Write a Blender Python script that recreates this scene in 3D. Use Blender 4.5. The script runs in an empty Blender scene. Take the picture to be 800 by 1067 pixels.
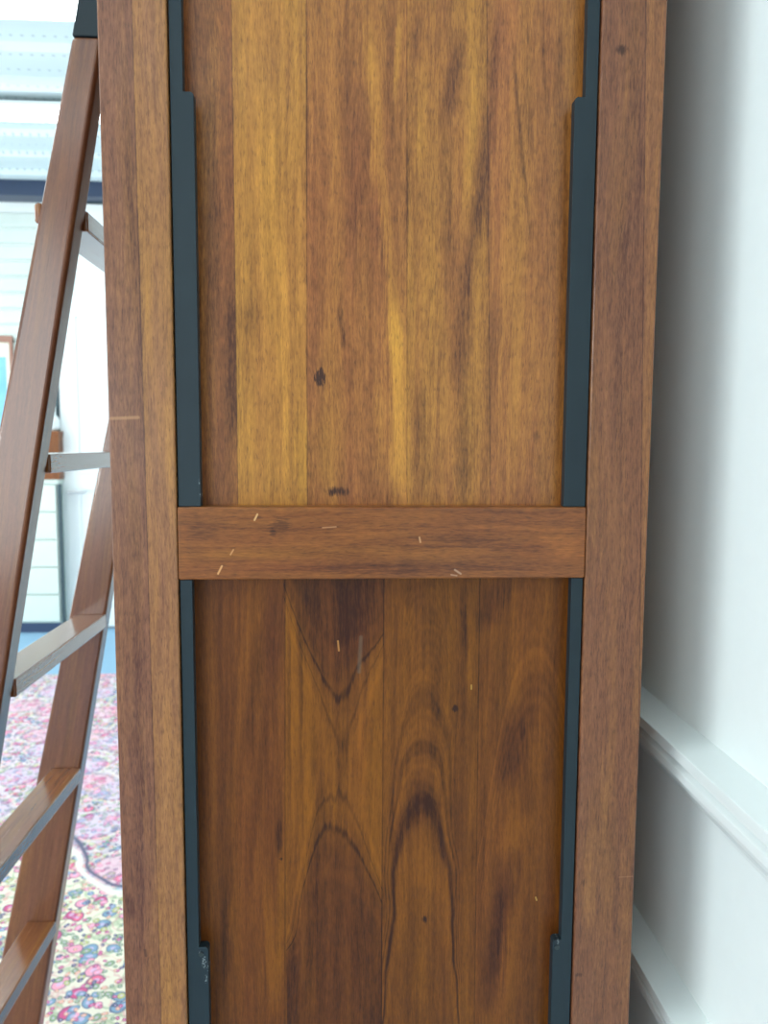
import bpy, bmesh, math, random
from mathutils import Vector, Matrix, Euler
C = bpy.context.scene.collection
S = bpy.context.scene
random.seed(4)
H = 1.35                      # eye height
F = 770.0                     # focal length in px of the 800x1067 frame
YF = 0.58                     # distance to the bookcase face
PX = YF / F                   # metres per px on that face

# ------------------------------------------------------------ camera
cam = bpy.data.cameras.new('camera'); co = bpy.data.objects.new('camera', cam); C.objects.link(co)
cam.sensor_fit = 'VERTICAL'; cam.sensor_height = 36.0; cam.lens = F / 1067 * 36.0
PITCH = math.radians(5.26); YAW = math.radians(3.17); ROLL = math.radians(0.297)
fwd = Vector((math.sin(YAW) * math.cos(PITCH), math.cos(YAW) * math.cos(PITCH), -math.sin(PITCH)))
q = fwd.to_track_quat('-Z', 'Y')
R = q.to_matrix() @ Matrix.Rotation(ROLL, 3, 'Z')
co.matrix_world = Matrix.Translation((0, 0, H)) @ R.to_4x4()
cam.clip_start = 0.02
cam.dof.use_dof = True; cam.dof.focus_distance = 0.60; cam.dof.aperture_fstop = cam.lens / 2.8
S.camera = co

def ray(px, py):
    return R @ Vector((px - 400.0, -(py - 533.5), -F))
def at(px, py, Y):
    d = ray(px, py); t = Y / d.y
    return Vector((d.x * t, Y, H + d.z * t))
def UV(px, py, Y=YF):         # face coordinates (units of PX, V downwards from the eye)
    p = at(px, py, Y)
    return p.x / PX, -(p.z - H) / PX

# ------------------------------------------------------------ node expressions
class G:
    def __init__(s, name):
        s.m = bpy.data.materials.new(name); s.m.use_nodes = True
        s.t = s.m.node_tree; s.n = s.t.nodes; s.l = s.t.links
        s.b = s.n['Principled BSDF']
    def link(s, a, sock):
        if isinstance(a, E): s.l.new(a.s, sock)
        elif isinstance(a, (tuple, list)) and len(a) == 3 and sock.type == 'RGBA': sock.default_value = (*a, 1)
        else: sock.default_value = a
    def math(s, op, *a, clamp=False):
        n = s.n.new('ShaderNodeMath'); n.operation = op; n.use_clamp = clamp
        for i, x in enumerate(a): s.link(x, n.inputs[i])
        return E(s, n.outputs[0])
    def coords(s, kind='Object'):
        n = s.n.new('ShaderNodeTexCoord'); x = s.n.new('ShaderNodeSeparateXYZ')
        s.l.new(n.outputs[kind], x.inputs[0]); return [E(s, o) for o in x.outputs]
    def vec(s, x, y, z=0.0):
        n = s.n.new('ShaderNodeCombineXYZ')
        for i, a in enumerate((x, y, z)): s.link(a, n.inputs[i])
        return E(s, n.outputs[0])
    def noise(s, x, y, z=0.0, detail=2.0, rough=0.5, scale=1.0):
        n = s.n.new('ShaderNodeTexNoise'); s.link(s.vec(x, y, z), n.inputs['Vector'])
        n.inputs['Scale'].default_value = scale; n.inputs['Detail'].default_value = detail; n.inputs['Roughness'].default_value = rough
        return E(s, n.outputs[0])
    def mix(s, f, a, b):
        n = s.n.new('ShaderNodeMix'); n.data_type = 'RGBA'; n.clamp_factor = True
        s.link(f, n.inputs[0]); s.link(a, n.inputs[6]); s.link(b, n.inputs[7])
        return E(s, n.outputs[2])
    def bump(s, h, strength=0.2, dist=0.001):
        n = s.n.new('ShaderNodeBump'); n.inputs['Strength'].default_value = strength; n.inputs['Distance'].default_value = dist
        s.link(h, n.inputs['Height']); s.l.new(n.outputs[0], s.b.inputs['Normal'])
    def set(s, col=None, rough=None, metal=None, coat=None, coat_rough=None, spec=None):
        for v, k in ((col, 'Base Color'), (rough, 'Roughness'), (metal, 'Metallic'), (coat, 'Coat Weight'), (coat_rough, 'Coat Roughness'), (spec, 'Specular IOR Level')):
            if v is not None: s.link(v, s.b.inputs[k])
        return s.m
class E:
    def __init__(s, g, sock): s.g = g; s.s = sock
    def __add__(s, o): return s.g.math('ADD', s, o)
    __radd__ = __add__
    def __sub__(s, o): return s.g.math('SUBTRACT', s, o)
    def __rsub__(s, o): return s.g.math('SUBTRACT', o, s)
    def __mul__(s, o): return s.g.math('MULTIPLY', s, o)
    __rmul__ = __mul__
    def __truediv__(s, o): return s.g.math('DIVIDE', s, o)
    def gt(s, o): return s.g.math('GREATER_THAN', s, o)
    def lt(s, o): return s.g.math('LESS_THAN', s, o)
    def clamp(s): return s.g.math('ADD', s, 0.0, clamp=True)
    def abs(s): return s.g.math('ABSOLUTE', s)
    def max(s, o): return s.g.math('MAXIMUM', s, o)
    def min(s, o): return s.g.math('MINIMUM', s, o)
    def sin(s): return s.g.math('SINE', s)
    def pow(s, o): return s.g.math('POWER', s, o)
def bell(x, w):                       # 1 at x=0, 0 beyond w
    k = x / w
    c = (1.0 - k * k).max(0.0)
    return c * c
def ss(x, a, b): return ((x - a) / (b - a)).clamp()

# lin colours
def srgb(r, g, b):
    f = lambda c: (c / 255 / 12.92) if c / 255 <= 0.04045 else ((c / 255 + 0.055) / 1.055) ** 2.4
    return (f(r), f(g), f(b))

# ------------------------------------------------------------ wood
PAL = dict(dr=srgb(78, 38, 18), dg=srgb(78, 44, 12), lr=srgb(180, 108, 58), lg=srgb(204, 142, 52))
def wood(name, planks=None, feats=(), rings=None, horizontal=False, L=0.45, Gd=0.4, fine=1.0, ox=0.0, lean=0.0, seams=True,
         gain=1.0, rough=0.36, coat=0.12, Y=YF, knots=(), marks=(), broad=0.30, pal=None, along_y=False, spec=0.35):
    """planks: list of (px_right_edge at top, px_right_edge at bottom, L, G) left to right in photo px"""
    P = dict(PAL); P.update(pal or {})
    g = G(name); x, y, z = g.coords()
    U = (x + y * 0.6) * (1 / PX) if lean else x * (1 / PX)
    V = (z - (0.0 if lean else H)) * (-1 / PX)
    if lean: U = U - z * (lean / PX)
    if along_y: U = (x + z * 0.7) * (1 / PX); V = y * (1 / PX)
    a, b = (V, U) if horizontal else (U, V)          # a across the grain, b along it
    warp = (g.noise(a * 0.012, b * 0.004, ox + 3.3, 1.0) - 0.5) * 14.0
    aw = a + warp
    nb = g.noise(aw * 0.05, b * 0.0022, ox, 2.0, 0.55) - 0.5
    nm = g.noise(aw * 0.22, b * 0.009, ox + 7.1, 3.0, 0.6) - 0.5
    nf = g.noise(aw * 0.75, b * 0.10, ox + 1.7, 2.0, 0.6) - 0.5
    mot = g.noise(a * 0.11, b * 0.05, ox + 9.2, 2.0, 0.6) - 0.5
    pore = ss(g.noise(aw * 0.62, b * 0.11, ox + 5.0, 1.0), 0.60, 0.70)
    gh = g.noise(aw * 0.04, b * 0.003, ox + 20.0, 1.0) - 0.5
    nx = g.noise(aw * 0.45, b * 0.02, ox + 13.0, 3.0, 0.65) - 0.5
    l = nb * (2.0 * broad) + nm * 0.55 + nf * (0.80 * fine) + mot * (0.34 * fine) + nx * (0.40 * fine)
    gg = gh * 0.8 + nm * 0.5
    if planks:
        accL, accG = float(planks[0][2]), float(planks[0][3])
        for pr, nxt in zip(planks, planks[1:]):
            ya, yb = (pr[4], pr[5]) if len(pr) > 4 else (0, 1067)
            (u0, v0), (u1, v1) = UV(pr[0], ya, Y), UV(pr[1], yb, Y)
            d = U - ((V - v0) * ((u1 - u0) / (v1 - v0)) + u0)
            st = d.gt(0.0)
            accL = st * (nxt[2] - pr[2]) + accL; accG = st * (nxt[3] - pr[3]) + accG
            if seams: l = l - bell(d, 1.0) * 0.30
        l = l + accL; gg = gg + accG
    else:
        l = l + L; gg = gg + Gd
    for f in feats:       # (px0,py0,px1,py1,width,dL,dG[,feather])
        (u0, v0), (u1, v1) = UV(f[0], f[1], Y), UV(f[2], f[3], Y)
        fe = f[7] if len(f) > 7 else 0.3
        if horizontal:
            t = (U - u0) / (u1 - u0); c = V - (t * (v1 - v0) + v0)
        else:
            t = (V - v0) / (v1 - v0); c = U - (t * (u1 - u0) + u0)
        c = c + warp * 0.35 + nm * (f[4] * 1.2) + nx * (f[4] * 1.4)
        k = bell(c, f[4] * 1.35) * (t / fe).clamp() * ((1.0 - t) / fe).clamp()
        l = l + k * (f[5] * 0.78)
        if f[6]: gg = gg + k * (f[6] * 0.6)
    if rings: l, gg = rings(g, U, V, l, gg, nm, nf, warp)
    kn = 0.0
    for (kx, ky, rx, ry, s) in knots:
        u0, v0 = UV(kx, ky, Y)
        du = (U - u0) / rx; dv = (V - v0) / ry
        r = du * du + dv * dv + nf * 2.0 + mot * 1.6
        kn = (1.0 - r).clamp() * s + kn
    lc = l.clamp()
    dark = g.mix(gg.clamp(), P['dr'], P['dg']); lite = g.mix(gg.clamp(), P['lr'], P['lg'])
    col = g.mix(lc, dark, lite)
    if pal and 'hi' in pal: col = g.mix(ss(l, 0.85, 1.25), col, pal['hi'])
    col = g.mix(pore * 0.36 * fine, col, srgb(66, 38, 20))
    if knots: col = g.mix(kn, col, srgb(58, 28, 14))
    for (x0, y0, x1, y1, w, c_, s) in marks:          # scratches and dents: straight short marks
        (u0, v0), (u1, v1) = UV(x0, y0, Y), UV(x1, y1, Y)
        L2 = (u1 - u0) ** 2 + (v1 - v0) ** 2
        t = (((U - u0) * (u1 - u0) + (V - v0) * (v1 - v0)) * (1 / L2)).clamp()
        du = U - (t * (u1 - u0) + u0); dv = V - (t * (v1 - v0) + v0)
        k = (1.0 - (du * du + dv * dv) * (1 / w ** 2)).clamp()
        col = g.mix(k * s, col, c_)
    if gain != 1.0:
        n = g.n.new('ShaderNodeHueSaturation'); n.inputs['Value'].default_value = gain; g.link(col, n.inputs['Color']); col = E(g, n.outputs[0])
    g.bump(nf * 0.5 - pore * 0.5, 0.10, 0.0006)
    return g.set(col, (nm * 0.12 + rough), 0.0, coat, 0.16, spec)

# ---- upper panel
YP = YF + 0.0185
up_planks = [(241, 248, 0.40, 0.12, 0, 528), (319, 320, 0.60, 0.66, 0, 528), (424, 424, 0.45, 0.24, 0, 528), (507, 511, 0.46, 0.46, 0, 528), (620, 600, 0.50, 0.28)]
up_feats = [
    (242, 260, 242, 480, 9, -0.42, 0.0), (222, 330, 226, 520, 6, 0.15, 0.1), (214, 60, 232, 300, 6, -0.16, 0), (232, 40, 240, 250, 5, -0.2, 0),
    (196, 0, 205, 500, 12, -0.10, 0.0), (226, 10, 222, 200, 8, 0.16, 0.15), (204, 15, 222, 28, 10, -0.1, 0),
    (284, 80, 286, 300, 4, 0.22, 0.1), (296, 200, 298, 528, 5, 0.26, 0.2), (287, 0, 290, 250, 3, -0.20, 0), (262, 380, 262, 528, 12, 0.14, 0.2),
    (268, 300, 262, 360, 14, -0.18, 0), (306, 250, 304, 528, 4, -0.15, 0), (298, 0, 300, 300, 3, -0.18, 0),
    (318, 0, 320, 250, 2.5, -0.22, 0), (330, 420, 330, 528, 30, 0.0, 0.35), (360, 0, 372, 320, 9, -0.20, -0.2), (345, 0, 352, 240, 5, 0.12, 0),
    (380, 60, 400, 330, 12, -0.22, -0.2), (384, 0, 398, 240, 8, 0.34, 0.7), (398, 160, 414, 400, 8, 0.26, 0.6), (412, 300, 418, 545, 12, 0.44, 0.8, 0.2),
    (418, 0, 412, 110, 4, 0.25, 0.6), (365, 330, 372, 500, 4, -0.14, 0), (353, 315, 360, 365, 2.5, -0.5, 0), (396, 380, 398, 528, 9, 0.12, 0.4),
    (438, 0, 432, 80, 5, -0.30, -0.3), (443, 40, 437, 200, 6, 0.22, 0.4), (485, 20, 462, 140, 8, -0.34, -0.3), (500, 40, 482, 260, 7, 0.18, 0.4),
    (520, 0, 512, 120, 8, -0.26, -0.2), (514, 90, 492, 290, 9, -0.34, -0.3), (464, 120, 470, 300, 8, -0.18, 0), (486, 250, 476, 420, 10, -0.26, -0.2),
    (494, 380, 480, 528, 12, -0.16, 0), (455, 250, 470, 520, 12, 0.10, 0.3), (440, 380, 436, 528, 9, -0.22, 0.1), (428, 120, 424, 250, 3, -0.3, 0),
    (530, 0, 552, 260, 2.5, -0.36, 0), (562, 0, 570, 140, 3, -0.22, 0), (512, 400, 516, 528, 6, -0.14, 0), (518, 300, 514, 430, 7, -0.24, -0.2),
    (548, 60, 560, 330, 8, -0.10, 0), (540, 250, 536, 528, 8, 0.12, 0.25), (572, 60, 580, 528, 10, 0.06, 0.1), (590, 0, 585, 528, 8, -0.08, 0)]
up_knots = [(333, 393, 8, 10, 2.2), (350, 512, 15, 6, 1.0), (356, 330, 2, 9, 0.6), (558, 456, 4, 8, 0.5)]
M_up = wood('upper_panel_wood', up_planks, up_feats, Y=YP, knots=up_knots, gain=0.96, ox=2.0)

# ---- lower panel
lo_planks = [(297, 297, 0.42, 0.30, 604, 1067), (400, 397, 0.48, 0.80, 604, 1067), (500, 494, 0.38, 0.70, 604, 1067), (620, 600, 0.44, 0.55)]
lo_feats = [
    (205, 600, 214, 1067, 10, -0.12, 0.0), (222, 600, 222, 1000, 8, 0.16, 0.1), (280, 620, 250, 820, 9, -0.22, 0), (290, 604, 286, 720, 10, -0.22, -0.4),
    (262, 610, 246, 820, 7, 0.12, 0.2), (284, 690, 262, 940, 7, -0.16, 0), (278, 760, 262, 1000, 6, 0.18, 0.1), (238, 900, 232, 1067, 6, -0.26, 0),
    (250, 880, 244, 1067, 8, 0.10, 0.3), (290, 850, 292, 900, 4, -0.4, 0), (280, 900, 284, 1067, 7, 0.20, 0.6), (295, 860, 290, 1067, 6, 0.26, 0.8),
    (304, 604, 306, 800, 5, 0.20, 0.2), (318, 640, 322, 900, 6, 0.22, 0.3), (310, 700, 304, 900, 5, 0.20, 0.3),
    (302, 604, 302, 840, 2.5, -0.3, 0), (312, 604, 314, 800, 2.5, -0.3, 0), (362, 590, 368, 700, 24, -0.12, -0.5), 
    (395, 700, 392, 1000, 8, 0.14, 0.2), (404, 604, 404, 1067, 3, 0.12, 0.2), (490, 604, 491, 760, 6, 0.24, 0.3), (480, 604, 486, 700, 4, -0.18, -0.2),
    (430, 600, 430, 640, 14, -0.20, -0.2), (520, 600, 505, 660, 18, -0.34, -0.5), (505, 760, 500, 1067, 5, -0.14, 0), (508, 850, 506, 980, 4, 0.20, -0.2),
    (540, 730, 528, 830, 16, -0.34, -0.7), (552, 840, 520, 900, 20, 0.20, 0.1), (560, 690, 550, 780, 14, -0.14, -0.3),
    (532, 880, 505, 1060, 13, -0.42, -0.9), (548, 900, 520, 1067, 6, 0.16, 0.1), (575, 860, 570, 1060, 12, -0.10, -0.5), (580, 620, 574, 900, 10, 0.04, -0.1)]
def lo_rings(g, U, V, l, gg, nm, nf, warp):
    # plank two: a saddle of rings, V shapes above and an arch below
    u0, v0 = UV(356, 800, YP)
    wb = (g.noise(U * 0.018, V * 0.010, 88.0, 0.0) - 0.5)
    a = (U + warp * 0.6 + wb * 26.0 - u0) * (1 / 33.0); b = (V - v0 + wb * 60.0) * (1 / 100.0)
    w = a * a - b * b + nm * 0.25
    uL, _ = UV(297, 840, YP); uR, _ = UV(399, 840, YP); uS, _ = UV(497, 840, YP)
    in2 = U.gt(uL) * U.lt(uR); in3 = U.gt(uR) * U.lt(uS); in4 = U.gt(uS)
    d2 = ss(w, -0.15, -1.3) * (-0.26) + bell(w + 0.62, 0.12) * (-0.28) + bell(w + 0.10, 0.08) * (-0.20) + bell(w - 0.35, 0.3) * 0.16 + bell(w + 1.5, 0.5) * 0.10
    l = l + in2 * d2 * 1.0
    gg = gg - in2 * ss(w, -0.2, -1.2) * 0.45
    # plank three: nested arches round a core
    u1, v1 = UV(441, 830, YP)
    c = U - u1 + warp * 0.8
    c = c + (g.noise(U * 0.02, V * 0.012, 77.0, 1.0) - 0.5) * 16.0
    c2 = c * c
    k = (V - v1) - c2 * 0.042 - c2 * c2 * 0.00005 + nm * 12.0 + (g.noise(U * 0.03, V * 0.02, 71.0, 2.0) - 0.5) * 26.0    # >0 inside the arch
    bands = bell(k - 10.0, 34.0) * (-0.34) + bell(k - 85.0, 70.0) * 0.14 + bell(k + 36.0, 16.0) * 0.13 + bell(k + 60.0, 16.0) * (-0.15) + bell(k + 84.0, 18.0) * 0.10 \
        + bell(k + 112.0, 16.0) * (-0.12) + bell(k + 140.0, 22.0) * 0.08 + ((k * 0.5).sin()) * 0.035 * ss(k, 60.0, -10.0) * ss(c.abs(), 44.0, 20.0)
    l = l + in3 * bands; gg = gg + in3 * (bell(k - 80.0, 80.0) * 0.1 - bell(k - 10.0, 30.0) * 0.3)
    u2, v2 = UV(562, 690, YP)
    c4 = U - u2 + warp
    k4 = (V - v2) - c4 * c4 * 0.06 + nm * 10.0
    l = l + in4 * ((k4 * 0.33).sin() * 0.05 * bell(k4 - 20.0, 120.0) + bell(k4 + 10.0, 14.0) * 0.16)
    return l, gg
lo_knots = [(474, 738, 4, 5, 1.6), (442, 958, 3.5, 5, 1.4), (292, 895, 2.5, 2.5, 1.5), (291, 880, 3, 16, 0.35)]
lo_marks = [(352, 668, 353, 678, 1.3, srgb(220, 150, 80), 0.8), (376, 664, 374, 700, 3.0, srgb(120, 100, 80), 0.5), (491, 714, 491, 718, 1.2, srgb(210, 160, 80), 0.8), (558, 935, 559, 938, 1.2, srgb(220, 170, 90), 0.8)]
M_lo = wood('lower_panel_wood', lo_planks, lo_feats, lo_rings, Y=YP, knots=lo_knots, marks=lo_marks, gain=0.65, coat=0.0, rough=0.45, spec=0.25, fine=0.6, ox=5.0,
            pal=dict(dr=srgb(62, 24, 5), dg=srgb(62, 29, 2), lr=srgb(164, 90, 38), lg=srgb(178, 106, 20)))

# ---- stiles and rails of the side
M_stL = wood('left_stile_wood', [(137, 168, 0.36, 0.02), (300, 300, 0.54, 0.34)],
             [(143, 500, 146, 1067, 6, -0.22, 0.0), (131, 60, 139, 330, 5, -0.20, 0.1), (112, 0, 122, 500, 8, -0.02, 0), (140, 200, 152, 528, 5, -0.2, 0), (150, 250, 160, 420, 6, 0.18, 0.3),
              (170, 400, 178, 520, 7, 0.2, 0.3), (170, 700, 182, 900, 10, 0.10, 0.1), (133, 930, 137, 960, 5, -0.35, 0), (125, 640, 128, 760, 6, 0.12, 0)],
             ox=11.0, gain=0.92, broad=0.12, marks=[(116, 436, 144, 435, 2.2, srgb(190, 140, 95), 0.45), (151, 990, 152, 996, 2, srgb(40, 20, 15), 0.6)],
             pal=dict(lr=srgb(165, 110, 78), dr=srgb(84, 46, 34)))
M_stR = wood('right_stile_wood', [(673, 668, 0.38, 0.02, 0, 528), (900, 900, 0.50, 0.15)],
             [(640, 0, 640, 1067, 8, 0.08, 0.1), (655, 120, 640, 528, 9, -0.18, 0), (660, 0, 662, 300, 6, -0.16, 0), (645, 540, 640, 1000, 7, -0.12, 0), (632, 330, 628, 528, 6, 0.12, 0.1), (616, 800, 612, 1000, 5, 0.16, 0.1)],
             ox=17.0, gain=0.86, broad=0.12, knots=[(648, 52, 7, 6, 0.9), (603, 1016, 5, 3, 0.8), (608, 920, 3, 5, 0.6), (669, 832, 3, 3, 0.4)],
             marks=[(645, 914, 662, 913, 1.0, srgb(170, 120, 90), 0.4)], pal=dict(lr=srgb(164, 106, 70), dr=srgb(82, 44, 30)))
M_rail = wood('rail_wood', None, [(190, 553, 230, 553, 10, -0.2, 0), (250, 590, 600, 592, 8, -0.28, -0.2), (400, 560, 560, 562, 5, -0.14, 0), (560, 565, 612, 568, 14, 0.3, 0.2), (190, 575, 330, 578, 6, 0.12, 0.2), (300, 556, 470, 556, 5, 0.10, 0.1), (360, 577, 520, 574, 5, 0.14, 0.1)],
              horizontal=True, L=0.38, Gd=0.22, ox=23.0, gain=0.76, broad=0.16, fine=0.8,
              pal=dict(lr=srgb(186, 104, 48), lg=srgb(200, 132, 46)),
              knots=[(292, 547, 13, 9, 0.55), (284, 556, 4, 5, 0.6)],
              marks=[(268, 536, 265, 542, 1.3, srgb(235, 180, 120), 0.9), (243, 573, 240, 578, 1.0, srgb(215, 150, 95), 0.9), (231, 590, 227, 598, 1.3, srgb(235, 170, 110), 0.9),
                     (336, 550, 350, 549, 1.0, srgb(200, 140, 95), 0.7), (437, 560, 438, 565, 1.2, srgb(215, 160, 110), 0.8), (474, 594, 480, 598, 1.4, srgb(200, 160, 130), 0.7), (476, 600, 470, 599, 1.0, srgb(200, 160, 130), 0.6)])
M_shelf = wood('shelf_wood', None, (), horizontal=False, L=0.4, Gd=0.3, ox=31.0)
M_lad = wood('ladder_wood', None, (), L=0.42, Gd=0.05, ox=41.0, lean=0.17, fine=0.45, broad=0.22, gain=0.90, rough=0.30, coat=0.75, pal=dict(lr=srgb(160, 100, 68), dr=srgb(76, 40, 26)))
M_tread = wood('tread_wood', None, (), L=0.46, Gd=0.10, ox=47.0, along_y=True, fine=0.3, broad=0.15, gain=0.95, rough=0.25, coat=1.0)

# ---- other materials
def plain(name, col, rough=0.5, metal=0.0, nscale=0.0, namp=0.0, coat=0.0, bump=0.0, spec=None):
    g = G(name); x, y, z = g.coords()
    c = col
    if namp:
        n = g.noise(x, y, z, 3.0, 0.6, nscale)
        c = g.mix(n, tuple(v * (1 - namp) for v in col), tuple(min(1, v * (1 + namp)) for v in col))
        if bump: g.bump(n, bump, 0.001)
    return g.set(c, rough, metal, coat, 0.1, spec)
def metal_mat():
    g = G('painted_steel'); x, y, z = g.coords()
    n = g.noise(x, y, z, 3.0, 0.6, 900.0); n2 = g.noise(x, y, z, 2.0, 0.5, 25.0)
    col = g.mix(n2, (0.006, 0.015, 0.021), (0.010, 0.021, 0.027))
    # paint chips near the notches
    for (px, py, r) in ((212, 1004, 5.5), (216, 1010, 3.0), (214, 1022, 3.5), (208, 996, 3.0), (582, 983, 2.4), (207, 502, 2.0), (205, 100, 1.8), (208, 516, 1.3)):
        p = at(px, py, YF)
        dx = (x - (p.x - BX)) / (r * PX * 0.6); dz = (z - p.z) / (r * PX * 1.6)
        k = (1.0 - (dx * dx + dz * dz)).clamp() * ss(g.noise(x, y, z, 2.0, 0.6, 700.0), 0.50, 0.62)
        col = g.mix(k * 0.8, col, (0.30, 0.33, 0.33))
    g.bump(n, 0.15, 0.0003)
    return g.set(col, 0.5, 0.0, 0.0, 0.2, 0.35)
BX = 0.0
M_steel = metal_mat()
M_wall = plain('wall_paint', (0.84, 0.89, 0.88), 0.6, 0, 60.0, 0.02, bump=0.05, spec=0.3)
M_trim = plain('trim_paint', (0.85, 0.90, 0.89), 0.30, 0, 40.0, 0.015, coat=0.2)
M_deck = None

# ------------------------------------------------------------ mesh helpers
def mk(name, bm, mat, parent=None, smooth=False, bev=0.0, seg=2):
    me = bpy.data.meshes.new(name); bmesh.ops.recalc_face_normals(bm, faces=bm.faces); bm.to_mesh(me); bm.free()
    o = bpy.data.objects.new(name, me); C.objects.link(o)
    if mat: me.materials.append(mat)
    if parent: o.parent = parent
    if smooth:
        for p in me.polygons: p.use_smooth = True
    if bev:
        md = o.modifiers.new('bevel', 'BEVEL'); md.width = bev; md.segments = seg; md.limit_method = 'ANGLE'; md.angle_limit = math.radians(40)
        if hasattr(md, 'harden_normals'): md.harden_normals = False
    return o
def box(bm, x0, x1, y0, y1, z0, z1):
    vs = [bm.verts.new((x, y, z)) for x in (x0, x1) for y in (y0, y1) for z in (z0, z1)]
    for f in ((0, 1, 3, 2), (4, 6, 7, 5), (0, 4, 5, 1), (2, 3, 7, 6), (0, 2, 6, 4), (1, 5, 7, 3)):
        bm.faces.new([vs[i] for i in f])
    return bm
def B(*a): return box(bmesh.new(), *a)
def prism(pts, axis, a0, a1, bm=None):      # polygon swept along an axis: 'y' pts=(x,z); 'x' pts=(y,z)
    bm = bm or bmesh.new()
    def P(p, a): return (p[0], a, p[1]) if axis == 'y' else ((a, p[0], p[1]) if axis == 'x' else (p[0], p[1], a))
    A = [bm.verts.new(P(p, a0)) for p in pts]; Bv = [bm.verts.new(P(p, a1)) for p in pts]
    n = len(pts)
    bm.faces.new(A); bm.faces.new(Bv[::-1])
    for i in range(n): bm.faces.new((A[i], Bv[i], Bv[(i + 1) % n], A[(i + 1) % n]))
    return bm
def cyl(bm, p0, p1, r, n=20):
    p0, p1 = Vector(p0), Vector(p1); d = p1 - p0
    m = Matrix.Translation((p0 + p1) / 2) @ d.to_track_quat('Z', 'Y').to_matrix().to_4x4()
    bmesh.ops.create_cone(bm, cap_ends=True, segments=n, radius1=r, radius2=r, depth=d.length, matrix=m); return bm
def lathe(bm, prof, cx, cy, n=28):
    rings = []
    for r, z in prof:
        rings.append([bm.verts.new((cx + r * math.cos(2 * math.pi * i / n), cy + r * math.sin(2 * math.pi * i / n), z)) for i in range(n)])
    for a, b in zip(rings, rings[1:]):
        for i in range(n): bm.faces.new((a[i], a[(i + 1) % n], b[(i + 1) % n], b[i]))
    bm.faces.new(rings[0][::-1]); bm.faces.new(rings[-1]); return bm
def thing(name, label, cat, loc=(0, 0, 0), group=None):
    o = bpy.data.objects.new(name, None); C.objects.link(o); o.location = loc; o['label'] = label; o['category'] = cat
    o.empty_display_size = 0.1
    if group: o['group'] = group
    return o
def tag(o, label, cat, group=None):
    o['label'] = label; o['category'] = cat
    if group: o['group'] = group
    return o
def struct(name, bm, mat, parent=None, bev=0.0):
    o = mk(name, bm, mat, parent, bev=bev)
    if parent is None: o['kind'] = 'structure'
    return o
def dup(root, loc, label=None):
    r = root.copy(); C.objects.link(r); r.location = loc
    if label: r['label'] = label
    for ch in list(root.children):
        c = ch.copy(); C.objects.link(c); c.parent = r
    return r

# ------------------------------------------------------------ room
XW = 0.318                      # right wall
XL, YB, YE, ZC = -4.2, -3.2, 5.42, 3.10
def floor_mat():
    g = G('blue_grey_carpet'); x, y, z = g.coords()
    n = g.noise(x, y, z, 4.0, 0.7, 120.0); n2 = g.noise(x, y, z, 2.0, 0.5, 3.0)
    c = g.mix(n * 0.7 + n2 * 0.3, srgb(120, 160, 190), srgb(160, 195, 218))
    g.bump(n, 0.3, 0.002)
    return g.set(c, 0.8)
struct('floor', B(XL, XW + 0.1, YB, YE + 0.1, -0.05, 0.0), floor_mat())
struct('wall_right', B(XW, XW + 0.1, YB, YE, 0.0, ZC), M_wall)
def rail_prof(ztop, zbot, p):
    return [(XW + 0.002, ztop), (XW - p, ztop - 0.003), (XW - p, ztop - 0.013), (XW - p + 0.008, ztop - 0.015), (XW - p + 0.008, ztop - 0.020),
            (XW - p + 0.003, ztop - 0.023), (XW - p + 0.003, ztop - 0.031), (XW - p + 0.012, ztop - 0.033), (XW - p + 0.014, ztop - 0.044), (XW - p + 0.020, ztop - 0.050),
            (XW - 0.010, zbot + 0.009), (XW - 0.004, zbot + 0.007), (XW - 0.004, zbot), (XW + 0.002, zbot)]
struct('trim_1', prism(rail_prof(H - 0.803 * XW, H - 1.012 * XW, 0.034), 'y', YB, YE), M_trim, bev=0.0008)
struct('trim_2', prism(rail_prof(H - 1.572 * XW, H - 1.782 * XW, 0.031), 'y', YB, YE), M_trim, bev=0.0008)
struct('baseboard_right', prism([(XW + .002, 0), (XW - 0.014, 0), (XW - 0.014, 0.11), (XW - 0.008, 0.13), (XW + .002, 0.135)], 'y', YB, YE), M_trim)

# far wall: slatted upper part, plain behind
def slat_mat():
    g = G('slatted_wall_panel'); x, y, z = g.coords()
    n = g.noise(x, y, z, 2.0, 0.5, 3.0)
    return g.set(g.mix(n, srgb(196, 208, 202), srgb(214, 222, 216)), 0.4)
bm = B(XL, XW + 0.1, YE, YE + 0.1, 0, ZC)
struct('wall_far', bm, M_wall)
M_slat = slat_mat()
pts = [(YE + 0.002, 0.0), (YE - 0.018, 0.0)]
bm = bmesh.new()
z = 1.62
while z < 2.85:
    prism([(YE + .002, z), (YE - 0.012, z), (YE - 0.020, z + 0.01), (YE - 0.020, z + 0.092), (YE - 0.012, z + 0.098), (YE + .002, z + 0.098)], 'x', XL, -2.08, bm)
    z += 0.11
struct('trim_3', bm, M_slat)
# dark beam where the ceiling meets the far wall
struct('trim_4', B(XL, XW, YE - 0.16, YE - 0.01, 3.0, 3.10), plain('navy_steel_beam', srgb(52, 66, 92), 0.4, 0, 8, 0.1))

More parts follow.
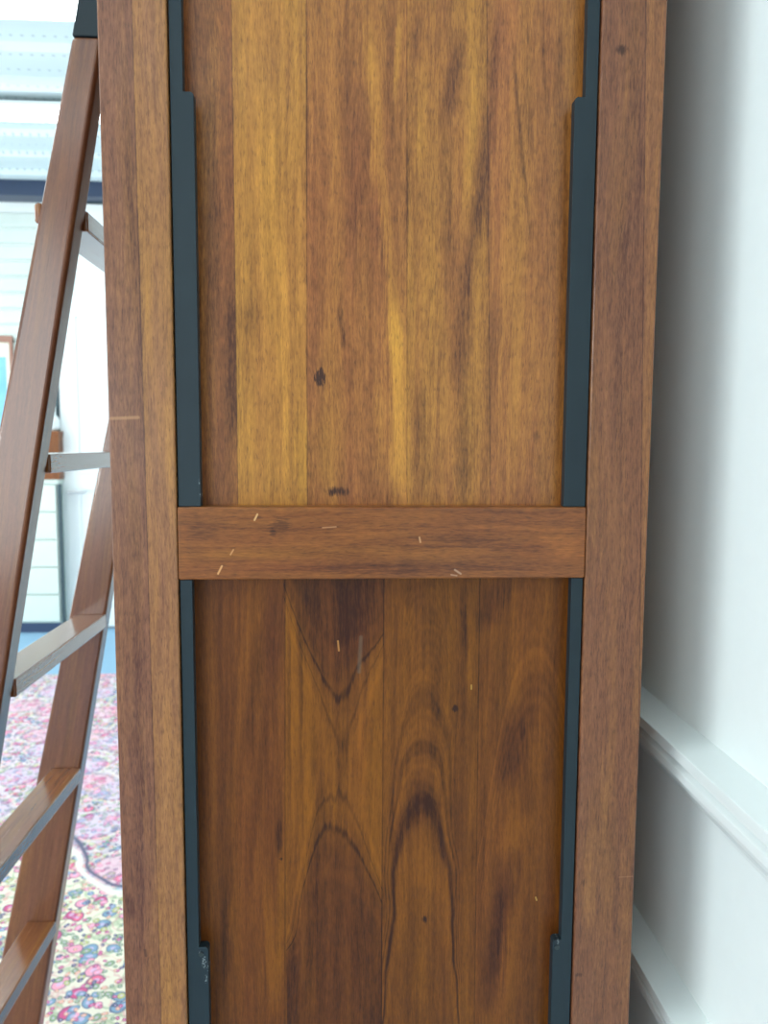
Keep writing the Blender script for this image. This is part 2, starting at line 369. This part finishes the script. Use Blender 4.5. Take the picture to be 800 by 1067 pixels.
# ceiling: ribbed perforated metal deck, ribs along x
def deck_mat():
    g = G('perforated_white_deck'); x, y, z = g.coords()
    fx = g.math('FRACT', x * (1 / 0.047)) - 0.5
    fy = g.math('FRACT', y * (1 / 0.10)) - 0.5
    d = fx * fx * (0.047 ** 2) + fy * fy * (0.10 ** 2)
    hole = d.lt(0.0075 ** 2)
    row = g.math('FRACT', y * (1 / 0.31)).lt(0.66)
    c = g.mix(hole * row * 0.6, (0.70, 0.80, 0.82), srgb(150, 165, 172))
    return g.set(c, 0.45)
bm = bmesh.new(); prof = []
y = YB
while y < YE:
    prof += [(y, ZC), (y + 0.19, ZC), (y + 0.215, ZC - 0.03), (y + 0.285, ZC - 0.03)]
    y += 0.31
top = [(YE, ZC + 0.15), (YB, ZC + 0.15)]
prof = [p for p in prof if p[0] <= YE] + [(YE, ZC)]
bm2 = bmesh.new()
for a, b in zip(prof, prof[1:]):
    prism([a, b, (b[0], ZC + 0.1), (a[0], ZC + 0.1)], 'x', XL, XW + 0.1, bm2)
bmesh.ops.remove_doubles(bm2, verts=bm2.verts, dist=1e-5)
struct('ceiling', bm2, deck_mat())

def emis(name, col, st):
    m = bpy.data.materials.new(name); m.use_nodes = True; n = m.node_tree.nodes; n.remove(n['Principled BSDF'])
    e = n.new('ShaderNodeEmission'); e.inputs[0].default_value = (*col, 1); e.inputs[1].default_value = st
    m.node_tree.links.new(e.outputs[0], n['Material Output'].inputs[0]); return m
M_tube = emis('lit_diffuser', (0.90, 1.0, 1.0), 9.0)
M_house = plain('lamp_housing_paint', (0.75, 0.8, 0.8), 0.4)
def lamp(y, w, label, x0=-3.9, x1=-0.25):
    t = thing('ceiling_light', label, 'light', (0, y, ZC - 0.03), 'strip lights across the ceiling')
    mk('housing', B(x0, x1, -w / 2, w / 2, -0.022, 0.0), M_house, t, bev=0.003)
    mk('diffuser', prism([(-w / 2 + .006, -0.0225), (-w / 2 + 0.012, -0.045), (-w / 4, -0.055), (w / 4, -0.055), (w / 2 - 0.012, -0.045), (w / 2 - .006, -0.0225)], 'x', x0 + 0.02, x1 - 0.02), M_tube, t)
lamp(3.13, 0.12, 'glowing white strip light across the ceiling, nearer of the two in view')
lamp(4.08, 0.15, 'glowing white strip light across the ceiling, close to the far wall')
for yy in (1.9, 0.3, -1.1, -2.4):
    lamp(yy, 0.14, 'strip light on the ceiling above the bookcase and camera')

# door (white panelled) on the far wall
def far(px, py, Y): return at(px, py, Y)
dx0 = far(69, 560, YE).x; dx1 = dx0 + 0.92
M_door = plain('door_paint', (0.84, 0.88, 0.88), 0.35, 0, 20, 0.01)
M_dark = plain('dark_gap', srgb(60, 78, 84), 0.6)
ztd = far(80, 205, YE).z
d = struct('door_1', B(dx0, dx1, YE - 0.045, YE - 0.001, 0.02, ztd - 0.06), M_door, bev=0.004)
zA = far(90, 500, YE).z; zB = far(90, 322, YE).z
for (z0, z1) in ((0.18, zA - 0.05), (zA + 0.05, zB - 0.04), (zB + 0.04, ztd - 0.18)):
    bm = bmesh.new(); X0, X1 = dx0 + 0.11, dx1 - 0.11
    for a in ((X0, X1, z0, z0 + .02), (X0, X1, z1 - .02, z1), (X0, X0 + .02, z0 + .02, z1 - .02), (X1 - .02, X1, z0 + .02, z1 - .02)):
        box(bm, a[0], a[1], YE - 0.055, YE - 0.046, a[2], a[3])
    mk('door_panel_moulding', bm, M_door, d)
bm = bmesh.new(); cyl(bm, (dx0 + .06, YE - .046, 1.0), (dx0 + .06, YE - .10, 1.0), .01); cyl(bm, (dx0 + .06, YE - .10, 1.0), (dx0 + .18, YE - .10, 1.0), .009)
mk('door_handle', bm, plain('brushed_metal', (.6, .6, .6), .3, 1.0), d)
bm = bmesh.new()
box(bm, dx0 - 0.022, dx0 - 0.003, YE - 0.06, YE - .001, 0, ztd - 0.04); box(bm, dx1 + 0.003, dx1 + 0.022, YE - 0.06, YE - .001, 0, ztd - 0.04); box(bm, dx0 - .022, dx1 + .022, YE - .06, YE - .001, ztd - .055, ztd - 0.035)
struct('trim_5', bm, M_dark)

# ------------------------------------------------------------ rug
def rug_mat():
    g = G('floral_rug_pile'); x, y, z = g.coords()
    def vor(sc, ox, rnd=0.85):
        n = g.n.new('ShaderNodeTexVoronoi'); n.voronoi_dimensions = '2D'; n.inputs['Scale'].default_value = sc; n.inputs['Randomness'].default_value = rnd
        wn = (g.noise(x, y, ox, 2.0, 0.5, 9.0) - 0.5) * 0.05
        g.link(g.vec(x + ox + wn, y + wn, 0), n.inputs['Vector'])
        sp = g.n.new('ShaderNodeSeparateColor'); g.l.new(n.outputs['Color'], sp.inputs[0])
        return E(g, n.outputs['Distance']), E(g, sp.outputs[0]), E(g, sp.outputs[1])
    ivory = srgb(232, 226, 200); pink = srgb(226, 84, 128); rose = srgb(240, 150, 175); blue = srgb(112, 150, 180); navy = srgb(52, 58, 100)
    green = srgb(130, 158, 110); lilac = srgb(205, 178, 215); magenta = srgb(200, 50, 120); olive = srgb(190, 190, 110); orange = srgb(235, 170, 130)
    base = g.mix(ss(g.noise(x, y, 0, 2, 0.5, 2.2), 0.4, 0.62), ivory, srgb(226, 214, 196))
    # vines and leaves
    v1 = (g.noise(x, y, 4, 2.0, 0.5, 11.0) - 0.5).abs()
    col = g.mix((1.0 - v1 * 32.0).clamp() * 0.75, base, green)
    v2 = (g.noise(x + 7.0, y, 2, 2.0, 0.5, 14.0) - 0.5).abs()
    col = g.mix((1.0 - v2 * 36.0).clamp() * 0.55, col, srgb(206, 110, 130))
    # border field
    fld = y + (x * 7.0).sin() * 0.17 + ((x * 17.0) + 1.1).sin() * 0.07 + (g.noise(x, y, 9, 2, 0.5, 2.5) - 0.5) * 0.5
    farz = ss(fld, 2.30, 2.33)
    col = g.mix(farz * 0.55, col, lilac)
    for (sc, ox, r, pal_) in ((16.0, 0.0, 0.33, (pink, blue, magenta, rose)), (27.0, 3.7, 0.30, (rose, olive, green, blue)), (46.0, 8.1, 0.30, (magenta, navy, green, orange))):
        dist, c1, c2 = vor(sc, ox)
        cc = g.mix(c1.gt(0.5), g.mix(c1.gt(0.25), pal_[0], pal_[1]), g.mix(c1.gt(0.75), pal_[2], pal_[3]))
        on = dist.lt(r) * c2.gt(0.25)
        rim = dist.gt(r * 0.80)
        ctr = dist.lt(r * 0.35)
        fc = g.mix(rim * 0.7, g.mix(ctr * 0.7, cc, lilac), navy)
        col = g.mix(on, col, fc)
    # big medallion blooms beyond the border
    dist, c1, c2 = vor(4.2, 21.0)
    cc = g.mix(c1.gt(0.5), rose, lilac)
    col = g.mix(farz * dist.lt(0.36) * 0.3, col, cc)
    ring = bell(dist - 0.36, 0.045)
    col = g.mix(farz * ring * 0.35, col, navy)
    col = g.mix(farz * bell(dist - 0.44, 0.04) * 0.5, col, ivory)
    edge = bell(fld - 2.31, 0.035); col = g.mix(edge, col, srgb(240, 236, 220))
    col = g.mix(bell(fld - 2.36, 0.02), col, navy)
    pile = g.noise(x, y, 0, 3, 0.7, 260.0)
    g.bump(pile, 0.35, 0.003)
    col = g.mix(pile * 0.16, col, srgb(250, 250, 250))
    return g.set(col, 0.9)
ry1 = 4.28
rug = mk('rug', B(-3.1, -0.27, -0.8, ry1, 0.0, 0.010), rug_mat(), bev=0.003)
tag(rug, 'ivory floor rug with pink and blue flowers under the ladder', 'rug')

# ------------------------------------------------------------ bookcase seen from its side
fl, fr = (at(115.5, 533, YF).x + at(100, 0, YF).x + at(131, 1067, YF).x) / 3, (at(675.5, 533, YF).x + at(696, 0, YF).x + at(655, 1067, YF).x) / 3
HT = 2.45
bc = thing('bookcase', 'tall reddish brown hardwood bookcase with panelled side and black steel strips', 'bookcase', (0, 0, 0))
g_ = 0.0003
sL = (at(172, 0, YF).x + at(183, 528, YF).x + at(196, 1067, YF).x) / 3
sR = (at(627.5, 0, YF).x + at(611, 528, YF).x + at(597, 1067, YF).x) / 3
zr1 = at(400, 528.5, YF).z; zr0 = at(400, 603.5, YF).z
print('face', fl, fr, sL, sR, zr0, zr1)
for (a, b, m) in ((fl, sL, M_stL), (sR, fr, M_stR)):
    mk('side_stile', B(a, b, YF, YF + 0.026, 0.0, HT - 0.03), m, bc, bev=0.0016, seg=3)
for (z0, z1, n) in ((0.09, 0.17, 'bottom'), (zr0, zr1, 'mid'), (HT - 0.11, HT - 0.03, 'top')):
    mk('side_rail', B(sL + g_, sR - g_, YF + 0.0006, YF + 0.026, z0, z1), M_rail, bc, bev=0.0014, seg=3)
mk('side_panel', B(sL, sR, YP, YF + 0.024, zr1, HT - 0.11), M_up, bc)
mk('side_panel', B(sL, sR, YP, YF + 0.024, 0.17, zr0), M_lo, bc)
# steel strips let into the frame: narrow length with a wider length, one mesh each
def strip(side, zA0, zA1, w_n, w_w, zw0, zw1, name='steel_strip'):
    s = 1 if side == 'L' else -1; x0 = sL + 0.0012 if side == 'L' else sR - 0.0012
    r = 0.0022
    pts = []
    n0, w0 = x0 + s * w_n, x0 + s * w_w
    if zw1 > zA1 - 0.001:          # wide at the top
        pts = [(x0, zA0), (n0, zA0), (n0, zw0), (w0 - s * r, zw0), (w0, zw0 + r), (w0, zA1), (x0, zA1)]
    elif zw0 < zA0 + 0.001:        # wide at the bottom
        pts = [(x0, zA0), (w0, zA0), (w0, zw1 - r), (w0 - s * r * .4, zw1 - r * .4), (w0 - s * r, zw1), (n0, zw1), (n0, zA1), (x0, zA1)]
    o = mk(name, prism(pts, 'y', YF + 0.0022, YF + 0.0105), M_steel, bc, bev=0.0004)
    return o
zu = at(190, 93.5, YF).z; zuR = at(610, 99.5, YF).z; zl = at(210, 989, YF).z; zlR = at(585, 981, YF).z
wnL = at(186.5, 50, YF).x - at(173, 50, YF).x; wwL = at(204, 300, YF).x - at(180, 300, YF).x
wnl2 = at(200.5, 700, YF).x - at(188, 700, YF).x
wwR = at(615, 300, YF).x - at(592, 300, YF).x
strip('L', zr1 + g_, HT - 0.11, wnL, wwL, zr1, zu); strip('R', zr1 + g_, HT - 0.11, wnL, wwR, zr1, zuR)
strip('L', 0.17, zr0 - g_, wnl2, wwL * 0.98, 0.17, zl); strip('R', 0.17, zr0 - g_, wnl2, wwL * 0.96, 0.17, zlR)
# screw heads by the notches
for (px, py) in ((209, 996), (581, 989)):
    p = at(px, py, YF); bm = bmesh.new(); cyl(bm, (p.x, YF + 0.0024, p.z), (p.x, YF + 0.0016, p.z), 0.0020, 16)
    bm2 = bm
    mk('screw', bm2, plain('screw_steel', (0.05, 0.06, 0.06), 0.3, 0.8), bc)
# body behind the side
YK = 1.235
M_body = M_shelf
mk('side_board', B(fl + .004, fr - .004, YF + 0.0262, YF + 0.034, 0.0, HT - 0.03), M_body, bc)
mk('far_side_board', B(fl, fr, YK - 0.03, YK, 0.0, HT - 0.03), M_body, bc, bev=0.001)
mk('back_board', B(fr - 0.012, fr - 0.001, YF + 0.0342, YK - 0.0302, 0.02, HT - 0.03), M_body, bc)
mk('top_board', B(fl - 0.0, fr - 0.0, YF - 0.0, YK, HT - 0.0298, HT), M_body, bc, bev=0.002)
mk('gap_light_blocker', B(fr + 0.0003, XW - 0.0365, YK - 0.045, YK - 0.025, 0.02, HT - 0.04), M_body, bc, bev=0.001)  # unseen board added to block light entering the wall gap from behind
mk('plinth', B(fl + 0.02, fl + 0.04, YF + 0.0342, YK - 0.0302, 0.0, 0.09), M_body, bc)
for zz in (0.09, 0.44, 0.79, 1.14, 1.49, 1.84, 2.14):
    mk('shelf', B(fl + 0.012, fr - 0.0122, YF + 0.0342, YK - 0.0302, zz, zz + 0.025), M_body, bc, bev=0.001)
# ladder bar along the shelf fronts
bm = bmesh.new(); xb = fl - 0.012 - 0.024; zb = H + 0.92
cyl(bm, (xb, YF + 0.06, zb), (xb, 1.292, zb), 0.011, 24)
bar = mk('ladder_bar', bm, M_steel, bc, smooth=False)
for yy in (YF + 0.09, 0.97, YK - 0.025):
    bm = bmesh.new(); cyl(bm, (xb + .008, yy, zb), (fl + 0.0125, yy, zb), 0.007, 16); box(bm, fl - 0.0008, fl + 0.0122, yy - .012, yy + .012, zb - .02, zb + .02)
    mk('bar_bracket', bm, M_steel, bar)
mk('shelf_front_rail', B(fl - 0.0, fl + 0.012, YF + 0.0342, YK - 0.0302, zb - 0.03, zb + 0.03), M_body, bc)

# ------------------------------------------------------------ ladder
XR = lambda z: -0.3465 + 0.186 * (z - H)
XLf = lambda z: -0.396 + 0.224 * (z - H)
Zb, Zt = 0.0105, H + 0.443
ld = thing('library_ladder', 'leaning brown varnished wooden ladder beside the bookcase, standing on the rug', 'ladder', (-0.6, 1.08, 0.0105))
ld0 = ld.location.copy()
def lmk(name, bm, mat, bev=0.0, seg=3, par=None):
    for v in bm.verts: v.co -= ld0
    return mk(name, bm, mat, par or ld, bev=bev, seg=seg)
for (y0, y1) in ((0.870, 0.903), (1.250, 1.283)):
    st = lmk('stile', prism([(XLf(Zb), Zb), (XR(Zb), Zb), (XR(Zt), Zt), (XLf(Zt), Zt)], 'y', y0, y1), M_lad, 0.005, 4)
    zc = (xb - 0.0125 + 0.3465) / 0.186 + H
    lmk('hook_plate', prism([(XLf(Zt), Zt + .0003), (XR(Zt), Zt + .0003), (xb - 0.0125, zc), (xb - 0.0125, zb), (xb - 0.021, zb), (XLf(zc), zc + 0.02)], 'y', y0 + 0.0005, y1 - 0.0005), M_steel, 0.002)
    # hook arching over the bar
    bm = bmesh.new(); pts = []
    n = 10
    r0, r1 = 0.0125, 0.021
    A = [math.pi * (1 - i / n) for i in range(n + 1)]
    ou = [(xb + r1 * math.cos(t_), zb + r1 * math.sin(t_)) for t_ in A] + [(xb + r1, zb - .012)]
    inn = [(xb + r0 * math.cos(t_), zb + r0 * math.sin(t_)) for t_ in A] + [(xb + r0, zb - .012)]
    for i in range(n + 1): prism([ou[i], ou[i + 1], inn[i + 1], inn[i]], 'y', y0 + 0.008, y1 - 0.008, bm)
    lmk('hook', bm, M_steel)
for zt in (-1.107, -0.832, -0.556, -0.2885, -0.014, 0.2675):
    z1 = H + zt; z0 = z1 - 0.023
    xr = XR(z1) + 0.0005; w = 0.0495
    bm = B(xr - w, xr, 0.9032, 1.2498, z0, z1)
    t = lmk('tread', bm, M_tread, 0.0022)
    if zt > 0.2:
        xl = XLf(z1)
        bm = B(xl - 0.010, xl - 0.0003, 0.874, 0.900, z0, z1)
        lmk('tread_nose', bm, M_tread, 0.004, par=t)

# ------------------------------------------------------------ far furniture
# low pale cabinet with drawers
Yc = 5.27
p0 = far(-40, 500, Yc); p1 = far(59, 500, Yc); zt_ = p1.z; zbase = 0.0
M_pale = plain('pale_green_grey_paint', srgb(205, 216, 208), 0.45, 0, 10, 0.04)
M_pale2 = plain('drawer_paint', srgb(218, 226, 218), 0.4, 0, 10, 0.03)
ch = thing('drawer_cabinet', 'pale grey low cabinet with wide drawers against the far wall', 'cabinet', (p1.x, Yc, 0))
hx = ch.location
def loc(bm, o):
    for v in bm.verts: v.co -= o.location
    return bm
x0c, x1c = p1.x - 1.1, p1.x
mk('carcass', loc(B(x0c, x1c, Yc + 0.02, YE - 0.012, 0.07, zt_ - 0.03), ch), M_pale, ch, bev=0.002)
mk('top', loc(B(x0c - .01, x1c + .01, Yc - 0.0, YE - 0.012, zt_ - 0.0298, zt_), ch), M_pale, ch, bev=0.002)
mk('plinth', loc(B(x0c + .01, x1c - .01, Yc + 0.02, YE - 0.03, 0.0, 0.0698), ch), plain('navy_plinth', srgb(50, 66, 96), 0.5), ch)
mk('corner_trim', loc(B(x1c + .0005, x1c + .022, Yc + 0.004, Yc + 0.03, 0.0, zt_ - 0.031), ch), M_dark, ch, bev=0.001)
nd = 5; hh = (zt_ - 0.03 - 0.08) / nd
for i in range(nd):
    z0 = 0.08 + i * hh
    dr = mk('drawer', loc(B(x0c + .012, x1c - .012, Yc + 0.002, Yc + 0.0198, z0 + 0.006, z0 + hh - 0.006), ch), M_pale2, ch, bev=0.002)
    bm = bmesh.new(); box(bm, (x0c + x1c) / 2 - .08, (x0c + x1c) / 2 + .08, Yc - .012, Yc + .0018, z0 + hh / 2 - .008, z0 + hh / 2 + .008)
    mk('handle', loc(bm, ch), M_steel, dr, bev=.003)
# orange brown wooden box on the cabinet with a white jar on top
pb0 = far(44, 498, 5.29); pb1 = far(60.5, 449, 5.29)
wb = thing('wooden_box', 'small orange brown wooden box on the pale drawer cabinet', 'box', (pb0.x, 5.29, zt_))
M_obox = wood('box_wood', None, (), L=0.35, Gd=0.05, ox=60.0, fine=0.3)
mk('box_body', loc(B(pb0.x, pb1.x, 5.29, 5.385, zt_ + .0002, pb1.z - 0.03), wb), M_obox, wb, bev=.003)
mk('lid', loc(B(pb0.x - .004, pb1.x + .004, 5.286, 5.389, pb1.z - 0.0298, pb1.z), wb), M_obox, wb, bev=.003)
bm = bmesh.new(); cxj, cyj = pb1.x - 0.05, 5.337; zj = pb1.z + .0002
lathe(bm, [(0.030, zj), (0.046, zj + 0.02), (0.048, zj + 0.06), (0.038, zj + 0.095), (0.022, zj + 0.11), (0.020, zj + 0.15), (0.026, zj + .16), (0.018, zj + .165)], cxj, cyj)
vz = mk('vase', bm, plain('white_ceramic', (0.8, 0.84, 0.84), 0.15, coat=0.5), smooth=True)
tag(vz, 'small white ceramic vase standing on the orange brown box', 'vase')
# framed picture on the slats at far left
pt = far(13, 350, YE - .03); pbm = far(13, 470, YE - .03); pl = pt.x - 0.75
pic = thing('framed_picture', 'blue picture with cream mount in brown wooden frame on the far wall', 'picture', (pt.x, YE - .028, pbm.z))
YQ = YE - 0.022
bm = bmesh.new(); fw = 0.045
box(bm, pl, pt.x, YQ - .02, YQ, pt.z - fw, pt.z); box(bm, pl, pt.x, YQ - .02, YQ, pbm.z, pbm.z + fw)
box(bm, pl, pl + fw, YQ - .02, YQ, pbm.z + fw, pt.z - fw); box(bm, pt.x - fw * .5, pt.x, YQ - .02, YQ, pbm.z + fw, pt.z - fw)
mk('frame', loc(bm, pic), plain('brown_frame', srgb(150, 105, 88), .4, 0, 30, .15), pic)
mk('mount', loc(B(pl + fw, pt.x - fw * .5, YQ - .006, YQ, pbm.z + fw, pt.z - fw), pic), plain('cream_card', srgb(232, 232, 215), .7), pic)
def blue_mat():
    g = G('blue_print'); x, y, z = g.coords(); n = g.noise(x, y, z, 3, .5, 6.0)
    return g.set(g.mix(n, srgb(90, 165, 215), srgb(150, 205, 235)), .5)
mk('print', loc(B(pl + fw + .09, pt.x - fw * .5 - .03, YQ - .008, YQ - .0062, pbm.z + fw + .09, pt.z - fw - .10), pic), blue_mat(), pic)

# ------------------------------------------------------------ light
w = bpy.data.worlds.new('world'); S.world = w; w.use_nodes = True
bg = w.node_tree.nodes['Background']; bg.inputs[0].default_value = (0.84, 0.96, 1.0, 1); bg.inputs[1].default_value = 0.60
def area(name, loc_, target, sx, sy, power, col):
    l = bpy.data.lights.new(name, 'AREA'); l.shape = 'RECTANGLE'; l.size = sx; l.size_y = sy; l.energy = power; l.color = col
    o = bpy.data.objects.new(name, l); C.objects.link(o); o.location = loc_
    o.rotation_euler = (Vector(target) - Vector(loc_)).to_track_quat('-Z', 'Z').to_euler(); return o
# added narrow key light, front left: throws the bookcase's shadow on the right wall
area('added_key_light', (-2.9, -0.75, 1.7), (0.25, 0.6, 1.2), 0.18, 1.9, 46, (0.90, 0.98, 1.0))
area('added_front_fill', (-2.2, -3.1, 1.6), (0.0, 0.6, 1.3), 1.7, 1.9, 55, (0.88, 0.97, 1.0))  # unseen broad fill behind the camera, added to grade the wall beside the bookcase
area('added_far_fill', (-4.1, 3.3, 1.7), (0.3, 4.2, 1.2), 3.0, 2.2, 90, (0.88, 0.99, 1.0))  # unseen fill at the left, added to brighten the far room
S.view_settings.view_transform = 'Standard'; S.view_settings.look = 'None'; S.view_settings.gamma = 1.0; S.view_settings.use_curve_mapping = False
S.view_settings.exposure = 0.0
